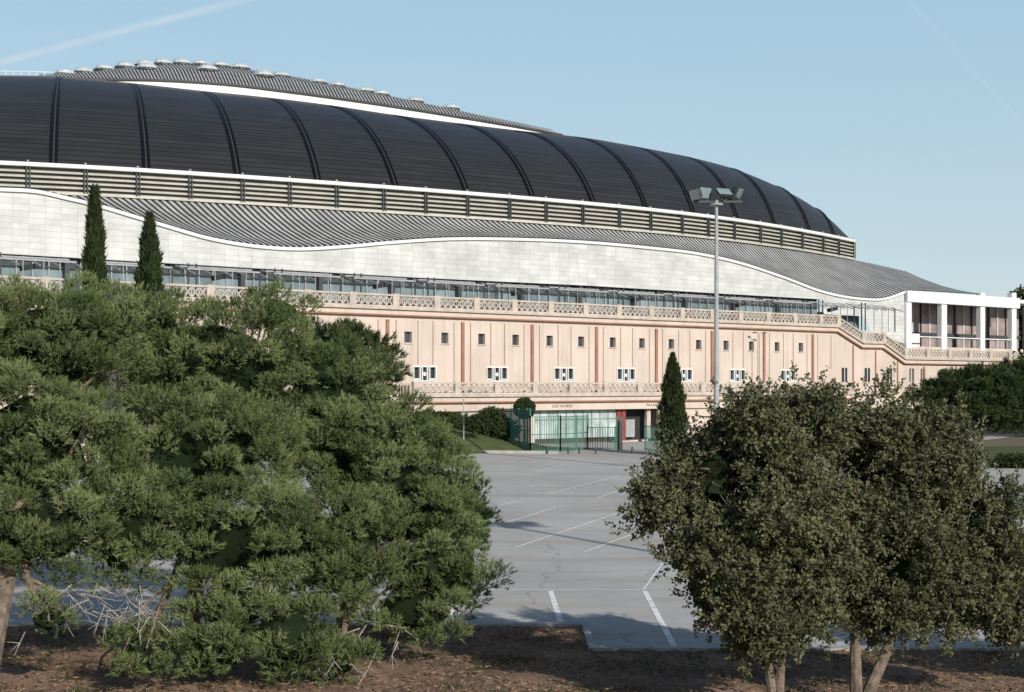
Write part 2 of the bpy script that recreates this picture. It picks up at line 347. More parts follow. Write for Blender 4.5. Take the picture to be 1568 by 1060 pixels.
ts.obj('terrace_storey',AR)
cf=MB(); t=-6
while sT(t)<s1:
    a=sT(t)+.5; c=C0+6.0
    for dx in (0,.7): cf.box(a+dx-.07,a+dx+.07,c-.05,c+.05,12.15,15.5,'steel')
    cf.box(a-.1,a+BAY*.82,c-.06,c+.06,15.0,15.14,'lsteel')
    cf.box(a-.1,a+BAY*.82,c+1.4,c+1.5,15.3,15.42,'lsteel')
    for q in (0,.2,.41,.6,.82):
        cf.beam((a+q*BAY,c-1.2,14.6),(a+q*BAY,c+2.4,15.5),.08,.1,'lsteel')
    cf.box(a+.82*BAY-.06,a+.82*BAY+.06,c-.05,c+.05,12.15,15.0,'steel')
    for q in (.3,.5,.66): cf.box(a+q*BAY-.03,a+q*BAY+.03,c-.03,c+.03,12.15,14.99,'lsteel')
    if t%2==0: cf.beam((a+.3*BAY,c+.5,14.4),(a+.48*BAY,c+.5,14.7),.5,.4,'dark')
    t+=1
cf.obj('terrace_canopy',AR)
pt=MB(); c=C2-.4
zb=Zc(1393,531,c)-2.5
def pq(px,cc=None): return S(px,cc or c)
for px,w in ((1392,8),(1446,8),(1505,7),(1553,7)): pt.box(pq(px-w/2),pq(px+w/2),c,c+.7,zb,Zc(px,448,c)-.01,'white')
zt=Zc(1393,445,c); pt.box(pq(1388),pq(1560),c-.2,c+.8,zt-1.45,zt,'white')
xe=pq(1560,c+5)
pt.box(pq(1388),xe,c+.81,c+14,zt-.6,zt-.1,'white')
pt.box(pq(1388),xe,c+5,c+5.2,zb,zt-.7,'pink')
for i,px in enumerate(range(1396,1572,13)): pt.box(pq(px,c+5)-.08,pq(px,c+5)+.08,c+4.8,c+4.98,zb,zt-.7,'steel' if i%2 else 'white')
z_=Zc(1450,507,c); pt.box(pq(1388),xe,c+4.7,c+4.79,z_-.6,z_,'steel')
pt.box(pq(1396),pq(1560),c+.1,c+.3,z_-.9,z_-.78,'white')
pt.box(pq(1400),pq(1428),c+2,c+2.1,zb+2.2,zb+4.4,'white')
pt.box(pq(1393),xe,c+.2,c+.3,zb,zb+2.6,'wall')
pt.obj('entrance_portico',AR)
# --- louvre ring
lx=[-400,-200,0,200,400,600,800,1000,1150,1250,1305]; ltop=[233,239,247,258,270,285,301,320,339,354.5,368]
cfit=np.polyfit(lx,ltop,5); HL=20.5
def lou(px):
    y=np.polyval(cfit,px); Y=HL*F/(HY-y); return w2l(((px-CX)/F*Y,Y,CH+HL))
LPX=np.concatenate([np.arange(-400,1305,8),[1305]]); LC=np.array([lou(p) for p in LPX])
ZL=CH+HL; ZB=ZL-2.65
def wrap(prof2,k,name,C=LC):
    P=[[ (p[0],p[1]-dc,z) for dc,z in prof2] for p in C]; return gridobj(name,P,k,AR,smooth=False)
wrap([(-.5,ZB-.3),(.0,ZB-.3),(.0,ZL-.3),(-.5,ZL-.2)],'lback','louvre_backing')
wrap([(0,ZL-.36),(.55,ZL-.36),(.6,ZL-.2),(.6,ZL),(0,ZL+.05)],'white','louvre_top_rim')
for i,z in enumerate((ZL-.78,ZL-1.24,ZL-1.70,ZL-2.16)):
    wrap([(.05,z-.1),(.38,z-.12),(.42,z+.04),(.1,z+.12)],'louv','louvre_slat_%d'%(i+1))
wrap([(0,ZB-.2),(.5,ZB-.2),(.5,ZB+.08),(0,ZB+.12)],'louv','louvre_bottom_rim')
lp=MB(); acc=0
for i in range(1,len(LC)):
    acc+=np.linalg.norm(LC[i]-LC[i-1])
    if acc>4.6:
        acc=0; p=LC[i]
        for dx in (-.14,.14): lp.box(p[0]+dx-.06,p[0]+dx+.06,p[1]-.6,p[1]-.02,ZB,ZL-.37,'steel')
        lp.box(p[0]-.08,p[0]+.08,p[1]-.5,p[1]-.3,ZL+.05,ZL+.2,'lsteel')
e=LC[-1]; lp.box(e[0]-.3,e[0]+.15,e[1]-.62,e[1]+3,ZB-.1,ZL-.02,'louv')
for z in (ZL-.7,ZL-1.1,ZL-1.5,ZL-1.95): lp.box(e[0]+.15,e[0]+.18,e[1]-.6,e[1]+3,z,z+.18,'seamD')
lp.obj('louvre_posts',AR)
# --- skirt roof with standing seams
sk=MB()
up_s=list(LC[:,0]); up_c=list(LC[:,1]); up_z=[ZB-.2]*len(LC)
ext=[(1340,405,203),(1400,419,205),(1450,435,203),(1497,450,200)]
for px,py,Y in ext:
    q=w2l(pw(px,py,Y)); up_s.append(q[0]);up_c.append(q[1]);up_z.append(q[2])
low_s=list(wave_s); low_z=list(wave_z+.15)
low_s+= [S(1440,C2),S(1500,C2)]; low_z+=[Zc(1440,447,C2),Zc(1500,450.5,C2)]
smin=max(min(up_s),min(low_s))
def skp(s,f,h):
    uc=np.interp(s,up_s,up_c);uz=np.interp(s,up_s,up_z); lz=np.interp(s,low_s,low_z)
    cc=uc+(C2-.05-uc)*f; sag=-0.5*math.sin(math.pi*f)
    return (s,cc,uz+(lz-uz)*f+sag+h)
sEnd2=min(up_s[-1],S(1496,C2)); st=.66; s=smin
rows=[0,.25,.5,.75,1]
while s<sEnd2:
    for f0,f1 in zip(rows[:-1],rows[1:]):
        a,b=s,s+.30
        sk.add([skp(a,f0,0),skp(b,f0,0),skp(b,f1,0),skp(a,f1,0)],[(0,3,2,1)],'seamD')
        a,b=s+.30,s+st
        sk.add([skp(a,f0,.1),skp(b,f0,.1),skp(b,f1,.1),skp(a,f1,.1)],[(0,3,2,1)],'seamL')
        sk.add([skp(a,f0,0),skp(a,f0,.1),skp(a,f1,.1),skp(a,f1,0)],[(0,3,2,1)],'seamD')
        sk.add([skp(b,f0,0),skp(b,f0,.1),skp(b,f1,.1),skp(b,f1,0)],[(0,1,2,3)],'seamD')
    s+=st
sk.obj('skirt_roof',AR)
# --- dark dome
ribs=[(-400,-330),(-200,-140),(-60,-20),(82,92),(225,202),(365,310),(488,410),(607,500),(716,597),(817,695),(910,790),(990,880),(1063,965),(1130,1040),(1187,1110),(1240,1180),(1278,1240),(1305,1298)]
rb=[r[0] for r in ribs]; rt=[r[1] for r in ribs]
tx=[-400,-150,0,90,200,310,410,500,600,700,800,900,980,1060,1120,1180,1230,1270,1298]
ty=[128,119,118,120,130,142,152,163,178,191,203,214,228,244,260,284,311,340,366]
Yx=[-400,0,400,850,960,1110,1180,1230,1270,1298]; Yv=[150,160,170,192,199,210,213,213,209,203]
def topc(px):
    y=float(herm(px,tx,ty)[0]); Y=float(herm(px,Yx,Yv)[0]); return w2l(pw(px,y,Y))
def domept(i,f,h=0.0):
    pb=float(herm(i,range(len(rb)),rb)[0]); pt_=float(herm(i,range(len(rt)),rt)[0])
    B=lou(pb); B[2]=ZL-.1; B[1]+=.1; T=topc(pt_)
    a=math.pi/2*f; ha=.5*f+.5*(1-math.cos(a)); va=.5*f+.5*math.sin(a)
    P=B.copy(); P[:2]=B[:2]+(T[:2]-B[:2])*ha; P[2]=B[2]+(T[2]-B[2])*va+h
    P[1]-=h*.5
    return P
n=len(ribs)-1; I=np.linspace(0,n,n*6+1); Fs=np.linspace(0,1,15)
P=[];UV=[]
for i in I:
    row=[];ur=[];d=0;prev=None
    for f in Fs:
        p=domept(i,f)
        if prev is not None: d+=np.linalg.norm(p-prev)
        prev=p; row.append(p); ur.append((i*9,d))
    q=row[-1].copy(); q[1]+=14; q[2]+=-1.0; row.append(q); ur.append((i*9,d+5))
    q=q.copy(); q[1]+=25; q[2]-=10; row.append(q); ur.append((i*9,d+20))
    P.append(row);UV.append(ur)
gridobj('dark_dome_shell',P,'dome',AR,uv=UV)
dr=MB()
for i in range(len(ribs)):
    rr=.14 if i<11 else .09
    for dd in (-.26,.26):
        pts=[domept(i,f,.05) for f in np.linspace(0,1,18)]
        pts=[(p[0]+dd,p[1],p[2]) for p in pts]
        dr.tube(pts,[rr]*18,'rib',6)
    pts=[domept(i,f,.03) for f in np.linspace(0,1,18)]; dr.tube(pts,[rr*.8]*18,'ribm',6)
dr.obj('dome_ribs',AR)
rx=[60,150,250,350,450,600,700,800,860]; ry=[119.5,122,123.5,130,142,163,179,196,207]
sx=[60,120,180,270,330,400,480,560,640,720,800,860]; sy=[119,113,105,98,101.5,109,123,139,156,173,192,205]
RP=np.arange(60,861,8)
ring=[]
def ringp(px):
    T=topc(px); Y=float(herm(px,Yx,Yv)[0])+1.5
    A=w2l(pw(px,float(herm(px,tx,ty)[0]),Y)); A[2]=T[2]-.3
    B=w2l(pw(px,float(herm(px,rx,ry)[0]),Y+.5)); 
    return A,B
for px in RP:
    A,B=ringp(px); ring.append([A,B])
gridobj('white_ring_wall',ring,'white',AR,smooth=False)
cap=[]
for px in RP:
    A,B=ringp(px); cap.append([B+np.array([0,-.3,-.08]),B+np.array([0,-.3,.16]),B+np.array([0,.6,.24])])
gridobj('ring_coping',cap,'seamD',AR,smooth=False)
edge=[]
for px in np.arange(-400,1299,8):
    T=topc(px); edge.append([T+np.array([0,-.25,-.1]),T+np.array([0,-.25,.2]),T+np.array([0,.5,.2])])
gridobj('dome_edge_rail',edge,'seamD',AR,smooth=False)
def roofp(px,f,h=0):
    _,B=ringp(px); Y=float(herm(px,Yx,Yv)[0])
    k=max(0,1-abs(px-300)/620.0)
    D=w2l(pw(px,float(herm(px,sx,sy)[0]),Y+4+26*k))
    P=B+(D-B)*f; P[2]+=h+.4*math.sin(math.pi*f); return P
ur=MB(); px=64.0
while px<850:
    w=5.2; a=px;b=px+w*.5;c_=px+w; sh=-18
    for f0,f1 in ((0,.5),(.5,1)):
        g=lambda x,f:min(max(x+sh*f,60),858)
        ur.add([roofp(g(a,f0),f0),roofp(g(b,f0),f0),roofp(g(b,f1),f1),roofp(g(a,f1),f1)],[(0,1,2,3)],'seamD')
        ur.add([roofp(g(b,f0),f0,.1),roofp(g(c_,f0),f0,.1),roofp(g(c_,f1),f1,.1),roofp(g(b,f1),f1,.1)],[(0,1,2,3)],'seamL')
    px+=w
for px in range(60,850,20):
    A=roofp(px,1);B=roofp(px+20,1); ur.add([A,B,B+np.array([0,30,-6]),A+np.array([0,30,-6])],[(0,1,2,3)],'seamL')
ur.obj('upper_roof',AR)
sky_=MB()
def dome_(mb,p,r,k):
    vs=[];fs=[];ns=12
    for j,(rr,zz) in enumerate(((1,-.1),(1,.1),(.93,.28),(.7,.46),(.38,.57),(.05,.6))):
        for q in range(ns): a=2*math.pi*q/ns; vs.append((p[0]+r*rr*math.cos(a),p[1]+r*rr*math.sin(a),p[2]+r*zz))
    for j in range(5):
        for q in range(ns): a=j*ns+q;b=j*ns+(q+1)%ns; fs.append((a,b,b+ns,a+ns))
    mb.add(vs,fs,k)
    mb.tube([(p[0],p[1],p[2]-.25),(p[0],p[1],p[2]+.05)],[r*1.08,r*1.08],'steel',12)
for px in (100,128,160,192,222,250,278,308,338,368): dome_(sky_,roofp(px,.95),1.35,'bubble')
for px in (402,430,487,515,560,583,635,690): dome_(sky_,roofp(px,.75,-.1),1.2,'bubble')
for px in (225,318,404): dome_(sky_,roofp(px,.5),1.35,'bubble')
sky_.obj('skylights',AR)
rl=MB()
for px in range(-30,84,12):
    A=topc(px);B=topc(px+12)
    rl.box(A[0]-.03,A[0]+.03,A[1]+2,A[1]+2.06,A[2],A[2]+1.1,'white')
    for h in (.6,1.08): rl.beam((A[0],A[1]+2.04,A[2]+h),(B[0],B[1]+2.04,B[2]+h),.05,.05,'white')
rl.obj('roof_railing',AR)
# ================= foliage helpers
def trimesh(name,V,tone,k,parent,nv=3):
    V=np.asarray(V,np.float32).reshape(-1,3); n=len(V)//nv
    me=bpy.data.meshes.new(name); me.vertices.add(len(V)); me.vertices.foreach_set('co',V.ravel())
    me.loops.add(len(V)); me.loops.foreach_set('vertex_index',np.arange(len(V),dtype=np.int32))
    me.polygons.add(n); me.polygons.foreach_set('loop_start',np.arange(0,len(V),nv,dtype=np.int32))
    try: me.polygons.foreach_set('loop_total',np.full(n,nv,dtype=np.int32))
    except Exception: pass
    a=me.attributes.new('tone','FLOAT','POINT'); a.data.foreach_set('value',np.repeat(tone,nv).astype(np.float32))
    me.materials.append(M[k]); me.update(calc_edges=True)
    o=bpy.data.objects.new(name,me); bpy.context.scene.collection.objects.link(o); o.parent=parent; return o
def nrm(a): return a/np.maximum(np.linalg.norm(a,axis=-1,keepdims=True),1e-9)
def dirs(n): return nrm(rng.normal(size=(n,3)))
M['pine']=leafmat('pine_needles',(0.075,0.105,0.040),(0.225,0.265,0.115),trans=.25)
M['pine2']=leafmat('pine_needles_far',(0.030,0.050,0.020),(0.085,0.11,0.045))
M['oak']=leafmat('oak_leaves',(0.045,0.053,0.028),(0.175,0.18,0.10),(0.22,0.17,0.08))
M['cyp']=leafmat('cypress_foliage',(0.018,0.028,0.012),(0.065,0.085,0.038))
M['bush']=leafmat('shrub_leaves',(0.03,0.045,0.02),(0.08,0.10,0.045))
ICO=None
def ico():
    global ICO
    if ICO is None:
        import bmesh
        bm=bmesh.new(); bmesh.ops.create_icosphere(bm,subdivisions=2,radius=1); ICO=([tuple(v.co) for v in bm.verts],[tuple(v.index for v in f.verts) for f in bm.faces]); bm.free()
    return ICO
def cores(name,blobs,parent):  # opaque dark blobs added inside crowns to stop light leaking through
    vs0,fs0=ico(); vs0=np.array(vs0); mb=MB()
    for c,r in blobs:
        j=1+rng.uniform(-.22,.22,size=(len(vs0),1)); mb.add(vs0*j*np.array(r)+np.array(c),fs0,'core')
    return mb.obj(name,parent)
def pine(name,masses,trunk,k='pine',cr=.42,nsh=84,nn=13,nl=.09,nw=.0135,dens=1.0,shoot=.10,sep=.59,twigs=None):
    root=empty(name); cl=[]
    ms=[(np.array(c,float),np.array(r,float)) for c,r in masses]
    pts=np.zeros((0,3))
    for c,r in ms:
        rm=r.mean(); n=int(4*math.pi*rm*rm/(cr*cr)*3*dens)+6
        u=dirs(n); q=c+u*r*rng.uniform(.72,1.06,(n,1))
        for x,uu in zip(q,u):
            if uu[2]<-.75 and rng.random()<.5: continue
            if any((((x-c2)/r2)**2).sum()<.42 for c2,r2 in ms if c2 is not c): continue
            s_=rng.uniform(.66,1.25)
            if len(pts) and (((pts-x)**2).sum(1).min()<(sep*cr/.44*s_)**2): continue
            pts=np.vstack([pts,x]); cl.append((x,uu,cr*s_))
    N=len(cl); C=np.array([a[0] for a in cl]); U=np.array([a[1] for a in cl]); R=np.array([a[2] for a in cl]); T=rng.uniform(.1,.8,N)
    sd=dirs(N*nsh).reshape(N,nsh,3); sd[...,2]=np.where(sd[...,2]<-.5,-sd[...,2],sd[...,2])
    rad=rng.uniform(.25,1.0,(N,nsh,1))**.55
    pos=C[:,None]+sd*R[:,None,None]*rad*.95*np.array([1,1,.82])
    d=nrm(sd*.8+np.array([0,0,.5])+U[:,None]*.25+rng.normal(size=sd.shape)*.2)
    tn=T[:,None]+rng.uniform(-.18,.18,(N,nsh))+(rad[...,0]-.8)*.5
    pos=pos.reshape(-1,3); d=d.reshape(-1,3); tn=tn.ravel(); K=len(pos)
    o=pos[:,None]+d[:,None]*rng.uniform(-.03,shoot,(K,nn,1))
    nd=nrm(d[:,None]*.85+rng.normal(size=(K,nn,3))*.42)
    l=nl*rng.uniform(.7,1.25,(K,nn,1)); side=nrm(np.cross(nd,rng.normal(size=(K,nn,3))))*nw
    V=np.stack([o-side*.6,o+side*.6,o+nd*l],axis=2)
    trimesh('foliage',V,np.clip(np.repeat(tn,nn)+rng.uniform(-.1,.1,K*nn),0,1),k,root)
    cores('dark_filler',[(c,r*.6) for c,r in ms],root)
    tr=MB(); b=np.array(trunk[0]); top=np.array(trunk[1]); rr=trunk[2]
    mid=(b+top)/2+rng.normal(size=3)*.12
    tr.tube([b-np.array([0,0,.1]),b+np.array([0,0,.25]),mid,top],[rr*1.5,rr*1.1,rr*.85,rr*.55],'bark',10)
    for c,r in ms:
        st=b+(top-b)*rng.uniform(.55,1.0); e=c+np.array([0,0,-.1]); m1=(st+e)/2+np.array([0,0,-.25])+rng.normal(size=3)*.15
        tr.tube([st,m1,e],[rr*.5,rr*.36,rr*.2],'bark',7)
        for _ in range(4):
            q=c+dirs(1)[0]*r*.85; tr.tube([m1,(m1+q)/2+rng.normal(size=3)*.1,q],[rr*.25,rr*.16,.02],'bark',5)
    if twigs:
        for tw in twigs:
            c=np.array(tw[0])
            for _ in range(tw[1]):
                a=c+rng.normal(size=3)*np.array([.35,.3,.12]); d1=nrm(rng.normal(size=3)*np.array([1,1,.5])+np.array([0,0,-.7])); L_=rng.uniform(.3,.8)
                b1=a+d1*L_*.5; b2=b1+nrm(d1+rng.normal(size=3)*.4)*L_*.5
                tr.tube([a,b1,b2],[.012,.009,.004],'twig',4)
                for __ in range(4):
                    q=b1+nrm(d1+rng.normal(size=3)*.7)*.22; tr.tube([b1,q],[.006,.003],'twig',3)
    tr.obj('trunk_and_limbs',root); return root
def mass(px,py,Y,rx,ry,rd=None):
    k=Y/F; return (pw(px,py,Y),(rx*k,(rd if rd else (rx+ry)/2*k),ry*k))
flat=np.array([1,1,0])
pine('pine_tree',[mass(70,530,27,140,92),mass(40,680,25.5,150,110),mass(55,815,24.5,125,78),mass(-90,640,25,120,190),mass(195,810,25.5,80,95),mass(75,948,24,38,28,.4)],
     (gp(-32,1105)*flat,pw(40,700,25.5),.2),twigs=[(pw(120,905,24.6),14),(pw(190,930,24.6),16),(pw(60,925,24.2),8)])
pine('pine_tree',[mass(330,553,29.5,140,88),mass(205,498,30,95,56),mass(310,705,27,150,105),mass(370,830,26,130,85),mass(350,925,25.4,75,55),mass(330,990,25,80,52),mass(215,1000,24.5,38,44,.5),mass(440,975,25.2,75,68),mass(425,480,32,48,35,.7)],
     (gp(295,985)*flat,pw(320,700,28),.17),twigs=[(pw(390,885,25.2),8),(pw(255,945,24.6),10)])
pine('pine_tree',[mass(505,600,29.5,90,76),mass(560,695,28.5,115,85),mass(630,770,28,105,92),mass(510,840,26.5,120,95),mass(665,875,27.5,92,78),mass(630,935,27,92,50),mass(520,1015,25.5,42,30,.4)],
     (gp(520,1010)*flat,pw(560,760,28),.17),twigs=[(pw(520,1000,25.2),10),(pw(580,960,26.3),8)])
pine('pine_tree',[mass(545,570,44,65,62),mass(500,540,45,50,42),mass(705,795,44,44,56),mass(640,700,44,50,60)],(gp(620,860)*flat,pw(600,640,44),.2),k='pine2',cr=.5,nn=14,nl=.16,nw=.022,nsh=50,sep=.5)
pine('pine_tree',[mass(1500,606,88,75,38),mass(1435,620,88,42,28),mass(1572,598,88,65,38),mass(1535,640,87,45,20)],
     (gp(1498,727)*flat,pw(1503,640,88),.22),k='pine2',cr=.6,nsh=40,nn=12,nl=.25,nw=.04,shoot=.2,sep=.5)
pine('pine_tree',[((33,50,6.2),(4,4,2)),((29,49,5.6),(2.5,2.5,1.6)),((37,52,5.8),(3,3,1.7))],((33,50.5,0),(33,50,5.5),.25),k='pine2',cr=.8,nsh=30,nn=10,nl=.3,nw=.05,shoot=.25,sep=.5)
def leafy(root,masses,k,nspray,nl,L,W,spray=.35,rmin=.55,rmax=1.05,up=.3,name='foliage'):
    ms=[(np.array(c,float),np.array(r,float)) for c,r in masses]; wts=np.array([r.prod()**(2/3) for c,r in ms]); wts/=wts.sum()
    Vs=[];Ts=[]
    for (c,r),w in zip(ms,wts):
        n=int(nspray*w)+1; u=dirs(n); p=c+u*r*rng.uniform(rmin,rmax,(n,1))**.7
        d=nrm(u*.9+dirs(n)*.7+np.array([0,0,up])); t=rng.uniform(.0,.35)+rng.uniform(.05,.6,n)
        a=rng.uniform(0,1,(n,nl,1)); o=p[:,None]+d[:,None]*a*spray*rng.uniform(.5,1.6,(n,1,1))+rng.normal(size=(n,nl,3))*.045*(spray/.35)*(1.3-a)
        ld=nrm(d[:,None]*.4+rng.normal(size=(n,nl,3))*.7); sd=nrm(np.cross(ld,rng.normal(size=(n,nl,3))))
        l=L*rng.uniform(.7,1.3,(n,nl,1)); wd=W*rng.uniform(.8,1.2,(n,nl,1))
        V=np.stack([o,o+ld*l*.5+sd*wd*.5,o+ld*l,o+ld*l*.5-sd*wd*.5],axis=2); Vs.append(V.reshape(-1,3))
        Ts.append((t[:,None]+rng.uniform(-.2,.2,(n,nl))).ravel())
    T=np.clip(np.concatenate(Ts),0,.88); odd=rng.random(len(T))<.03; T[odd]=.98
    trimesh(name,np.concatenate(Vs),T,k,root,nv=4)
def oak(name,masses,base,forks,rr,nsp=4300,nsub=10):
    root=empty(name); sub=[]
    for c,r in masses:
        r=np.array(r)
        for u in dirs(nsub):
            sub.append((np.array(c)+u*r*rng.uniform(.5,.95),np.full(3,r.mean())*rng.uniform(.26,.46)))
    leafy(root,sub,'oak',nsp,38,.072,.042,spray=.34,rmin=.2,rmax=1.1)
    cores('dark_filler',[(c,np.array(r)*.55) for c,r in masses],root)
    tr=MB(); b=np.array(base)
    for fk in forks:
        tp=np.array(fk); m=b+(tp-b)*.5+rng.normal(size=3)*.08
        tr.tube([b-np.array([0,0,.1]),b+(m-b)*.3,m,tp],[rr*1.2,rr,rr*.8,rr*.5],'bark',9)
        for c,r in masses:
            c=np.array(c)
            if np.linalg.norm(c-tp)<2.2:
                tr.tube([tp+(m-tp)*rng.uniform(0,.5),(tp+c)/2+rng.normal(size=3)*.1,c],[rr*.45,rr*.3,.02],'bark',6)
    for c,r in masses:
        for _ in range(7):
            q=np.array(c)+dirs(1)[0]*np.array(r)*1.02; tr.tube([np.array(c),(np.array(c)+q)/2+rng.normal(size=3)*.06,q],[.03,.018,.006],'bark',4)
    tr.obj('trunk_and_limbs',root)
OY=23.0
oak('holm_oak_tree',[mass(1150,660,OY,88,74),mass(1230,645,OY+.3,60,56),mass(1090,730,OY,75,72),mass(1180,765,OY-.5,95,85),mass(1012,775,OY-.2,36,45),mass(1065,835,OY-.4,52,44),mass(1130,865,OY-.6,78,64),mass(1222,855,OY-.3,68,78),mass(1100,925,OY-.5,44,44),mass(1180,955,OY-.5,52,58),mass(1240,935,OY,44,47)],
    gp(1190,1105)*flat,[pw(1150,880,OY),pw(1225,860,OY)],.09)
oak('holm_oak_tree',[mass(1352,682,OY+1,76,70),mass(1430,740,OY+1,76,76),mass(1318,790,OY+.6,70,80),mass(1390,850,OY+.5,95,76),mass(1485,800,OY+1,62,66),mass(1530,870,OY+1,56,62),mass(1300,890,OY+.6,58,60),mass(1360,940,OY+.6,64,46),mass(1460,920,OY+.8,74,60),mass(1545,945,OY+1,42,38),mass(1440,672,OY+1,32,42)],
    gp(1312,1100)*flat,[pw(1325,870,OY+.8),pw(1400,840,OY+1)],.11)
oak('holm_oak_tree',[((12.5,23,4),(1.8,1.8,1.8)),((11.9,22.6,2.6),(1.3,1.3,1)),((13.4,23.4,3),(1.3,1.3,1.1))],(12.5,23,0),[(12.4,23,2.4)],.11,nsp=1200)
def cypress(px,pyb,pyt,Y,wpx,base_z=0.0,n=9000):
    root=empty('cypress_tree'); k=Y/F; zt=CH+(HY-pyt)*k; X=(px-CX)*k; H=zt-base_z; R=wpx/2*k
    h=rng.uniform(0.02,1,n)**.9; prof_=R*np.interp(h,[0,.06,.3,.6,.85,1],[.55,.9,1,.75,.42,.03])
    a=rng.uniform(0,2*math.pi,n); bump=1+.15*np.sin(a*3+h*25)+.12*np.sin(a*5-h*40); rad=prof_*rng.uniform(.65,1.05,n)*bump
    p=np.stack([X+rad*np.cos(a),Y+rad*np.sin(a),base_z+h*H],1)
    d=nrm(np.stack([np.cos(a)*.3,np.sin(a)*.3,np.ones(n)],1)+rng.normal(size=(n,3))*.25)
    sd=nrm(np.cross(d,rng.normal(size=(n,3)))); l=H*.035*rng.uniform(.6,1.4,(n,1)); w=.06*max(1,H/8)
    V=np.stack([p-sd*w,p+sd*w,p+d*l],1); tone=np.clip(rng.uniform(0,.7,n)+.3*(bump-1)*2,0,1)
    trimesh('foliage',V,tone,'cyp',root)
    mb=MB(); zz=np.linspace(0,1,12); mb.tube([(X,Y,base_z+z*H*.97+.1) for z in zz],[max(.02,.7*R*float(np.interp(z,[0,.06,.3,.6,.85,1],[.5,.9,1,.75,.42,.03]))) for z in zz],'core',10)  # dark filler column added inside the cypress foliage
    mb.tube([(X,Y,-.1),(X,Y,base_z+H*.15)],[.18,.12],'bark'); mb.obj('trunk',root)
cypress(145,0,293,97,38,4.0); cypress(229,0,333,97,50,4.0); cypress(1030,693,543,gp(1030,697)[1],42,0.0)
# ================= ground
g=MB(); g.add([(-3000,-200,0),(3000,-200,0),(3000,5000,0),(-3000,5000,0)],[(0,1,2,3)],'earth'); g.obj('ground')
pk=MB(); YE=116.0
xk=gp(891,965)[0]; Ya=gp(700,961)[1]; Yb=gp(1000,998)[1]
pk.add([(-60,Ya,.006),(xk,Ya,.006),(xk,YE,.006),(-60,YE,.006)],[(0,1,2,3)],'asphalt')
pk.add([(xk,Yb,.006),(70,Yb,.006),(70,88,.006),(22,104,.006),(xk,YE,.006)],[(0,1,2,3,4)],'asphalt')
pk.obj('parking_lot')
kb=MB()
kb.box(-60,xk,Ya-.28,Ya,0,.13,'concrete'); kb.box(xk,xk+.15,Yb-.28,Ya,0,.13,'concrete'); kb.box(xk+.15,70,Yb-.28,Yb,0,.13,'concrete'); kb.obj('kerb')
def bed(name,x0,x1,y1):
    xs=np.linspace(x0,x1,140); ys=np.linspace(6,y1,80)
    P=[[ (x,y,.07+.06*math.sin(x*1.3+y)*math.cos(y*1.7-x*.6)*(1 if y<y1-1.2 else .15)+rng.uniform(-.012,.012)+.0) for y in ys] for x in xs]
    return gridobj(name,P,'soil')
bed('soil_bed',-34,xk,Ya-.28); bed('soil_bed',xk,34,Yb-.28)
M['litter']=leafmat('dry_litter',(0.07,0.05,0.03),(0.28,0.195,0.12),trans=.1)
nL=24000; px_=rng.uniform(-13,11,nL); py_=rng.uniform(20,31.5,nL)
ok=(px_<xk)|(py_<Yb-.3); px_=px_[ok];py_=py_[ok]; nL=len(px_); o=np.stack([px_,py_,np.full(nL,.11)+rng.uniform(-.02,.03,nL)],1)
d=nrm(rng.normal(size=(nL,3))*np.array([1,1,.25])); sd=nrm(np.cross(d,rng.normal(size=(nL,3))))
V=np.stack([o-sd*.014,o+sd*.014,o+d*.12],1); trimesh('leaf_litter',V,rng.random(nL),'litter',None)
nt_=260; cx=rng.uniform(-12,11,nt_); cy=rng.uniform(21,31,nt_); keep=(cx<xk)|(cy<Yb-.5); cx=cx[keep];cy=cy[keep]; nt_=len(cx)
q=40; o=np.stack([np.repeat(cx,q)+rng.normal(size=nt_*q)*.16,np.repeat(cy,q)+rng.normal(size=nt_*q)*.16,np.full(nt_*q,.06)],1)
d=nrm(rng.normal(size=o.shape)*.35+np.array([0,0,1])); sd=nrm(np.cross(d,rng.normal(size=o.shape)))
trimesh('grass_tufts',np.stack([o-sd*.008,o+sd*.008,o+d*.11],1),rng.random(len(o)),'bush',None)
mk=MB()
def line(p,q,w=.1):
    a=Vector(gp(*p));b=Vector(gp(*q)); d=(b-a).normalized(); r=Vector((-d.y,d.x,0))*w/2
    mk.add([(v.x,v.y,.012) for v in (a-r,b-r,b+r,a+r)],[(0,3,2,1)],'line')
line((600,903),(990,903),.07); line((843,905),(860,958),.14); line((987,905),(1034,993),.14)
line((700,905),(690,958),.12); line((985,903),(1015,862),.05)
for a,b in [((835,757),(950,728)),((915,762),(975,741)),((790,838),(945,786)),((895,845),(985,812)),((755,806),(850,777)),((760,775),(800,765)),((820,722),(870,710)),((1200,905),(1290,903)),((1130,905),(1200,995)),((1490,975),(1580,992)),((0,905),(290,903)),((120,960),(290,930)),((1400,905),(1500,940)),((1520,760),(1580,752))]: line(a,b,.07)
mk.obj('parking_markings')
gr=MB(); gr.add([(24,104.5,.01),(70,88.5,.01),(120,88.5,.01),(120,140,.01),(30,125,.01)],[(0,1,2,3,4)],'grass'); gr.obj('grass_lawn')
pv=MB()
pv.add([(-20,YE,.01),(22,104.2,.01),(60,160,.01),(0,150,.01),(-20,130,.01)],[(0,1,2,3,4)],'concrete'); pv.obj('pavement')
def moundh(s,c):
    a=np.clip((S(830,96)-s)/(S(830,96)-S(600,96)),0,1.6); b=np.clip((c-90.5)/(98.3-90.5),0,1); return .02+4.2*(a**.8)*(b**.9)*.85
ss=np.linspace(S(200,95),S(830,96),60); cs=np.linspace(90.5,98.5,24)
P=[[ (s,c,moundh(s,c)+.05*rng.uniform(-1,1)) for c in cs] for s in ss]
mo=gridobj('grass_bank',P,'grass'); mo.rotation_euler=(0,0,ANG)
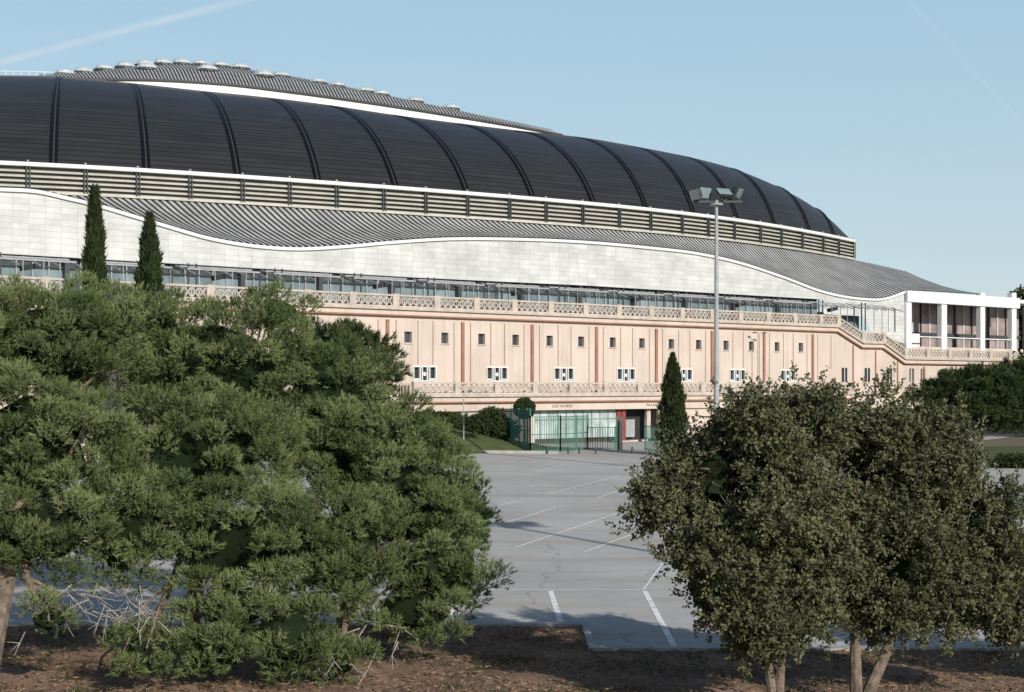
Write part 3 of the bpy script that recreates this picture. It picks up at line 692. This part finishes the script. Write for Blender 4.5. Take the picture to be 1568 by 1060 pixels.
for nm,lst in (('hedge',[(650,640,1.0),(675,645,1.0),(700,650,1.1)]),('hedge',[(735,650,1.0),(752,638,.9),(772,658,1.1)]),):
    r_=empty(nm); ms=[]
    for px,py,r in lst: ms.append((pw(px,py,120.5),(r*1.1,r,r*.75)))
    leafy(r_,ms,'bush',900,22,.16,.1,spray=.25); cores('dark_filler',[(c,np.array(r)*.8) for c,r in ms],r_)
r_=empty('topiary_bush'); ms=[(pw(803,625,120),(.85,.85,.8))]; leafy(r_,ms,'bush',900,22,.1,.07,spray=.12,rmin=.85,rmax=1.0); cores('dark_filler',[(ms[0][0],np.array(ms[0][1])*.9)],r_)
tb=MB(); q=ms[0][0]; tb.tube([(q[0],q[1],0),(q[0],q[1],q[2])],[.12,.1],'bark'); tb.obj('trunk',r_)
r_=empty('shrub'); ms=[(gp(p,716)+np.array([0,0,.25]),(1.4,1.0,.55)) for p in (1430,1462,1550,1590)]; leafy(r_,ms,'bush',1200,22,.16,.1,spray=.2); cores('dark_filler',[(c,np.array(r)*.8) for c,r in ms],r_)
r_=empty('distant_trees'); ms=[]
for x in np.arange(60,200,7): ms.append((np.array([x,150+(x-60)*.9,5]),(6,5,6)))
ms.append((pw(1577,500,215),(2.5,3,7)))
leafy(r_,ms,'pine2',6000,16,.6,.4,spray=1.2); cores('dark_filler',[(c,np.array(r)*.9) for c,r in ms],r_)
# fence
fe=MB(); fp=[(640,690,2.6),(705,684,2.6),(728,684,3.5),(770,688,3.5),(812,692,2.9),(858,691,2.9),(900,688,1.9),(942,688,2.6)]
for j,(p,q) in enumerate(zip(fp[:-1],fp[1:])):
    a=gp(p[0],p[1]);b=gp(q[0],q[1]); L=np.linalg.norm(b-a); sp_=.13 if p[0]<812 else .2; n=int(L/sp_); h=p[2]
    for i in range(n+1):
        x=a+(b-a)*i/n
        big=(i%12==0) or i==n; w=.12 if big else .05
        fe.box(x[0]-w/2,x[0]+w/2,x[1]-w/2,x[1]+w/2,0,h+(.12 if big else 0),'fence')
    for z in (.12,h*.5,h): fe.beam(a+np.array([0,0,z]),b+np.array([0,0,z]),.06,.06,'fence')
fe.obj('mesh_fence')
gt=MB()
for px,py,h in ((945,689,2.9),(952,690,2.9),(988,690,2.6)):
    a=gp(px,py); gt.box(a[0]-.06,a[0]+.06,a[1]-.06,a[1]+.06,0,h,'fence')
a=gp(945,689);b=gp(952,697)
for i in range(10):
    x=a+(b-a)*i/9; gt.box(x[0]-.02,x[0]+.02,x[1]-.02,x[1]+.02,.1,2.6,'steel')
a=gp(988,690);b=gp(1018,696)
for i in range(20):
    x=a+(b-a)*i/19; gt.box(x[0]-.02,x[0]+.02,x[1]-.02,x[1]+.02,0,2.1,'fence')
for z in (.2,1.1,2.1): gt.beam(a+np.array([0,0,z]),b+np.array([0,0,z]),.05,.05,'fence')
gt.obj('gate')
for px in (838,870,887,912,968): 
    bo=MB(); a=gp(px,695); bo.tube([(a[0],a[1],0),(a[0],a[1],.55),(a[0],a[1],.6)],[.07,.07,.04],'steel'); bo.obj('bollard')
lw=MB(); a=gp(690,693);b=gp(855,695); lw.beam(a+np.array([0,0,.12]),b+np.array([0,0,.12]),.3,.24,'concrete'); lw.obj('low_kerb_wall')
# floodlight masts
def mast(mx_,Ym,zt):
    fm=MB()
    fm.tube([(mx_,Ym,0),(mx_,Ym,.4),(mx_,Ym,zt*.5),(mx_,Ym,zt)],[.26,.2,.15,.10],'lsteel',12)
    fm.beam((mx_-1.5,Ym,zt-.1),(mx_+1.6,Ym,zt-.1),.1,.12,'steel'); fm.beam((mx_-.9,Ym+.4,zt),(mx_+.9,Ym+.4,zt),.08,.08,'steel')
    fm.tube([(mx_,Ym,zt-.32),(mx_,Ym,zt-.24)],[.42,.42],'lsteel',12)
    def flood(x,z,y,fd):
        f=Vector(fd).normalized(); r=f.cross(Vector((0,0,1))).normalized(); u=r.cross(f); c=Vector((x,y,z))
        def R(w,h,d): return [c+r*(sx_*w)+u*(sz_*h)+f*d for sx_,sz_ in ((-1,-1),(1,-1),(1,1),(-1,1))]
        A=R(.50,.36,.16);B=R(.46,.33,-.05);D=R(.22,.18,-.34)
        fm.add(A+B+D,[(0,1,5,4),(1,2,6,5),(2,3,7,6),(3,0,4,7),(4,5,9,8),(5,6,10,9),(6,7,11,10),(7,4,8,11),(8,9,10,11)],'steel')
        fm.add(R(.47,.33,.13),[(0,1,2,3)],'lamp')
        fm.beam(c+r*.53,(x,y,zt-.1),.05,.05,'steel'); fm.beam(c-r*.53,(x,y,zt-.1),.05,.05,'steel')
    flood(mx_-1.3,zt+.35,Ym-.05,(-.8,-.4,-.3)); flood(mx_-.75,zt+.5,Ym+.25,(.5,-.7,-.2)); flood(mx_+.45,zt+.42,Ym-.1,(.25,-.6,.75)); flood(mx_+1.35,zt+.5,Ym+.1,(.8,-.4,-.45))
    fm.obj('floodlight_mast')
mast((1097-CX)*88/F,88.0,CH+(HY-306)*88/F); mast(18.5,22.5,17.5)
def slamp(base,h,twin):
    m=MB(); x,y,z=base; m.tube([(x,y,z),(x,y,z+.6),(x,y,z+h)],[.09,.06,.045],'lsteel')
    for sg in ((-1,1) if twin else (1,)):
        m.tube([(x,y,z+h),(x+sg*.25,y,z+h+.12),(x+sg*.4,y,z+h+.1)],[.035,.03,.03],'lsteel',6)
        m.add([(x+sg*.3,y-.15,z+h+.1),(x+sg*.75,y-.12,z+h+.08),(x+sg*.75,y+.12,z+h+.08),(x+sg*.3,y+.15,z+h+.1),(x+sg*.4,y-.08,z+h+.25),(x+sg*.7,y-.06,z+h+.2),(x+sg*.7,y+.06,z+h+.2),(x+sg*.4,y+.08,z+h+.25)],[(0,1,2,3),(4,5,6,7),(0,1,5,4),(1,2,6,5),(2,3,7,6),(3,0,4,7)],'steel')
    m.obj('street_lamp')
slamp(gp(710,692),4.9,False); P_=l2w(S(1163,C1+.8),C1+.8,4.7); slamp(P_,6.2,True)
# ================= light
el=math.radians(25); hx,hy=.5,-.866; q=math.hypot(hx,hy); hx/=q;hy/=q
sv=Vector((hx*math.cos(el),hy*math.cos(el),math.sin(el)))
sl=bpy.data.lights.new('sun','SUN'); sl.energy=5.0; sl.angle=math.radians(.5); sl.color=(1,.95,.87)
so=bpy.data.objects.new('sun',sl); so.rotation_euler=sv.to_track_quat('Z','Y').to_euler(); bpy.context.scene.collection.objects.link(so); so.location=(0,-20,60)
w=bpy.data.worlds.new('World'); bpy.context.scene.world=w; w.use_nodes=True; nt=w.node_tree; N=nt.nodes; L=nt.links
bg=N['Background']; sk_=N.new('ShaderNodeTexSky'); sk_.sky_type='NISHITA'; sk_.sun_disc=False; sk_.sun_elevation=el; sk_.sun_rotation=math.atan2(hx,hy)
sk_.air_density=1.0; sk_.dust_density=.5; sk_.ozone_density=1.0
tc=N.new('ShaderNodeTexCoord')
# low-altitude haze layer: pale near the horizon, clear sky overhead
sz=N.new('ShaderNodeSeparateXYZ'); L.new(tc.outputs['Generated'],sz.inputs[0])
hr=N.new('ShaderNodeMapRange'); hr.interpolation_type='SMOOTHSTEP'; hr.inputs[1].default_value=.25; hr.inputs[2].default_value=.42; hr.inputs[3].default_value=.75; hr.inputs[4].default_value=0; L.new(sz.outputs[2],hr.inputs[0])
hg=N.new('ShaderNodeMapRange'); hg.inputs[1].default_value=.03; hg.inputs[2].default_value=.27; L.new(sz.outputs[2],hg.inputs[0])
hc=N.new('ShaderNodeMix'); hc.data_type='RGBA'; hc.inputs[6].default_value=(6.3,7.6,8.2,1); hc.inputs[7].default_value=(4.3,6.6,8.2,1); L.new(hg.outputs[0],hc.inputs[0])
hz=N.new('ShaderNodeMix'); hz.data_type='RGBA'; L.new(hc.outputs[2],hz.inputs[7]); L.new(sk_.outputs[0],hz.inputs[6]); L.new(hr.outputs[0],hz.inputs[0])
def wd(px,py): v=Vector(((px-CX)/F,1,(HY-py)/F)); v.normalize(); return v
def trail(p,q,w,amt,prev):
    a=wd(*p);b=wd(*q); n=a.cross(b).normalized()
    d=N.new('ShaderNodeVectorMath'); d.operation='DOT_PRODUCT'; d.inputs[1].default_value=n; 
    no=N.new('ShaderNodeTexNoise'); no.inputs['Scale'].default_value=30; L.new(tc.outputs['Generated'],no.inputs['Vector'])
    L.new(tc.outputs['Generated'],d.inputs[0])
    ab=N.new('ShaderNodeMath'); ab.operation='ABSOLUTE'; L.new(d.outputs['Value'],ab.inputs[0])
    mr=N.new('ShaderNodeMapRange'); mr.interpolation_type='SMOOTHSTEP'; mr.inputs[1].default_value=0; mr.inputs[2].default_value=w; mr.inputs[3].default_value=amt; mr.inputs[4].default_value=0
    L.new(ab.outputs[0],mr.inputs[0])
    mu=N.new('ShaderNodeMath'); mu.operation='MULTIPLY'; L.new(mr.outputs[0],mu.inputs[0]); L.new(no.outputs['Fac'],mu.inputs[1])
    mx=N.new('ShaderNodeMix'); mx.data_type='RGBA'; mx.inputs[7].default_value=(7.4,8.0,8.3,1); L.new(prev,mx.inputs[6]); L.new(mu.outputs[0],mx.inputs[0]); return mx.outputs[2]
c=trail((0,95),(370,0),.004,.6,hz.outputs[2]); c=trail((1390,0),(1540,160),.0022,.2,c)
L.new(c,bg.inputs[0]); bg.inputs[1].default_value=.098
cd=bpy.data.cameras.new('camera'); co=bpy.data.objects.new('camera',cd); bpy.context.scene.collection.objects.link(co)
cd.sensor_width=36; cd.lens=F/1568*36; cd.shift_y=(HY-529.5)/1568; cd.clip_end=8000; co.location=(0,0,CH); co.rotation_euler=(math.pi/2,0,0)
sc=bpy.context.scene; sc.camera=co; sc.view_settings.view_transform='Standard'; sc.view_settings.look='None'; sc.view_settings.exposure=0
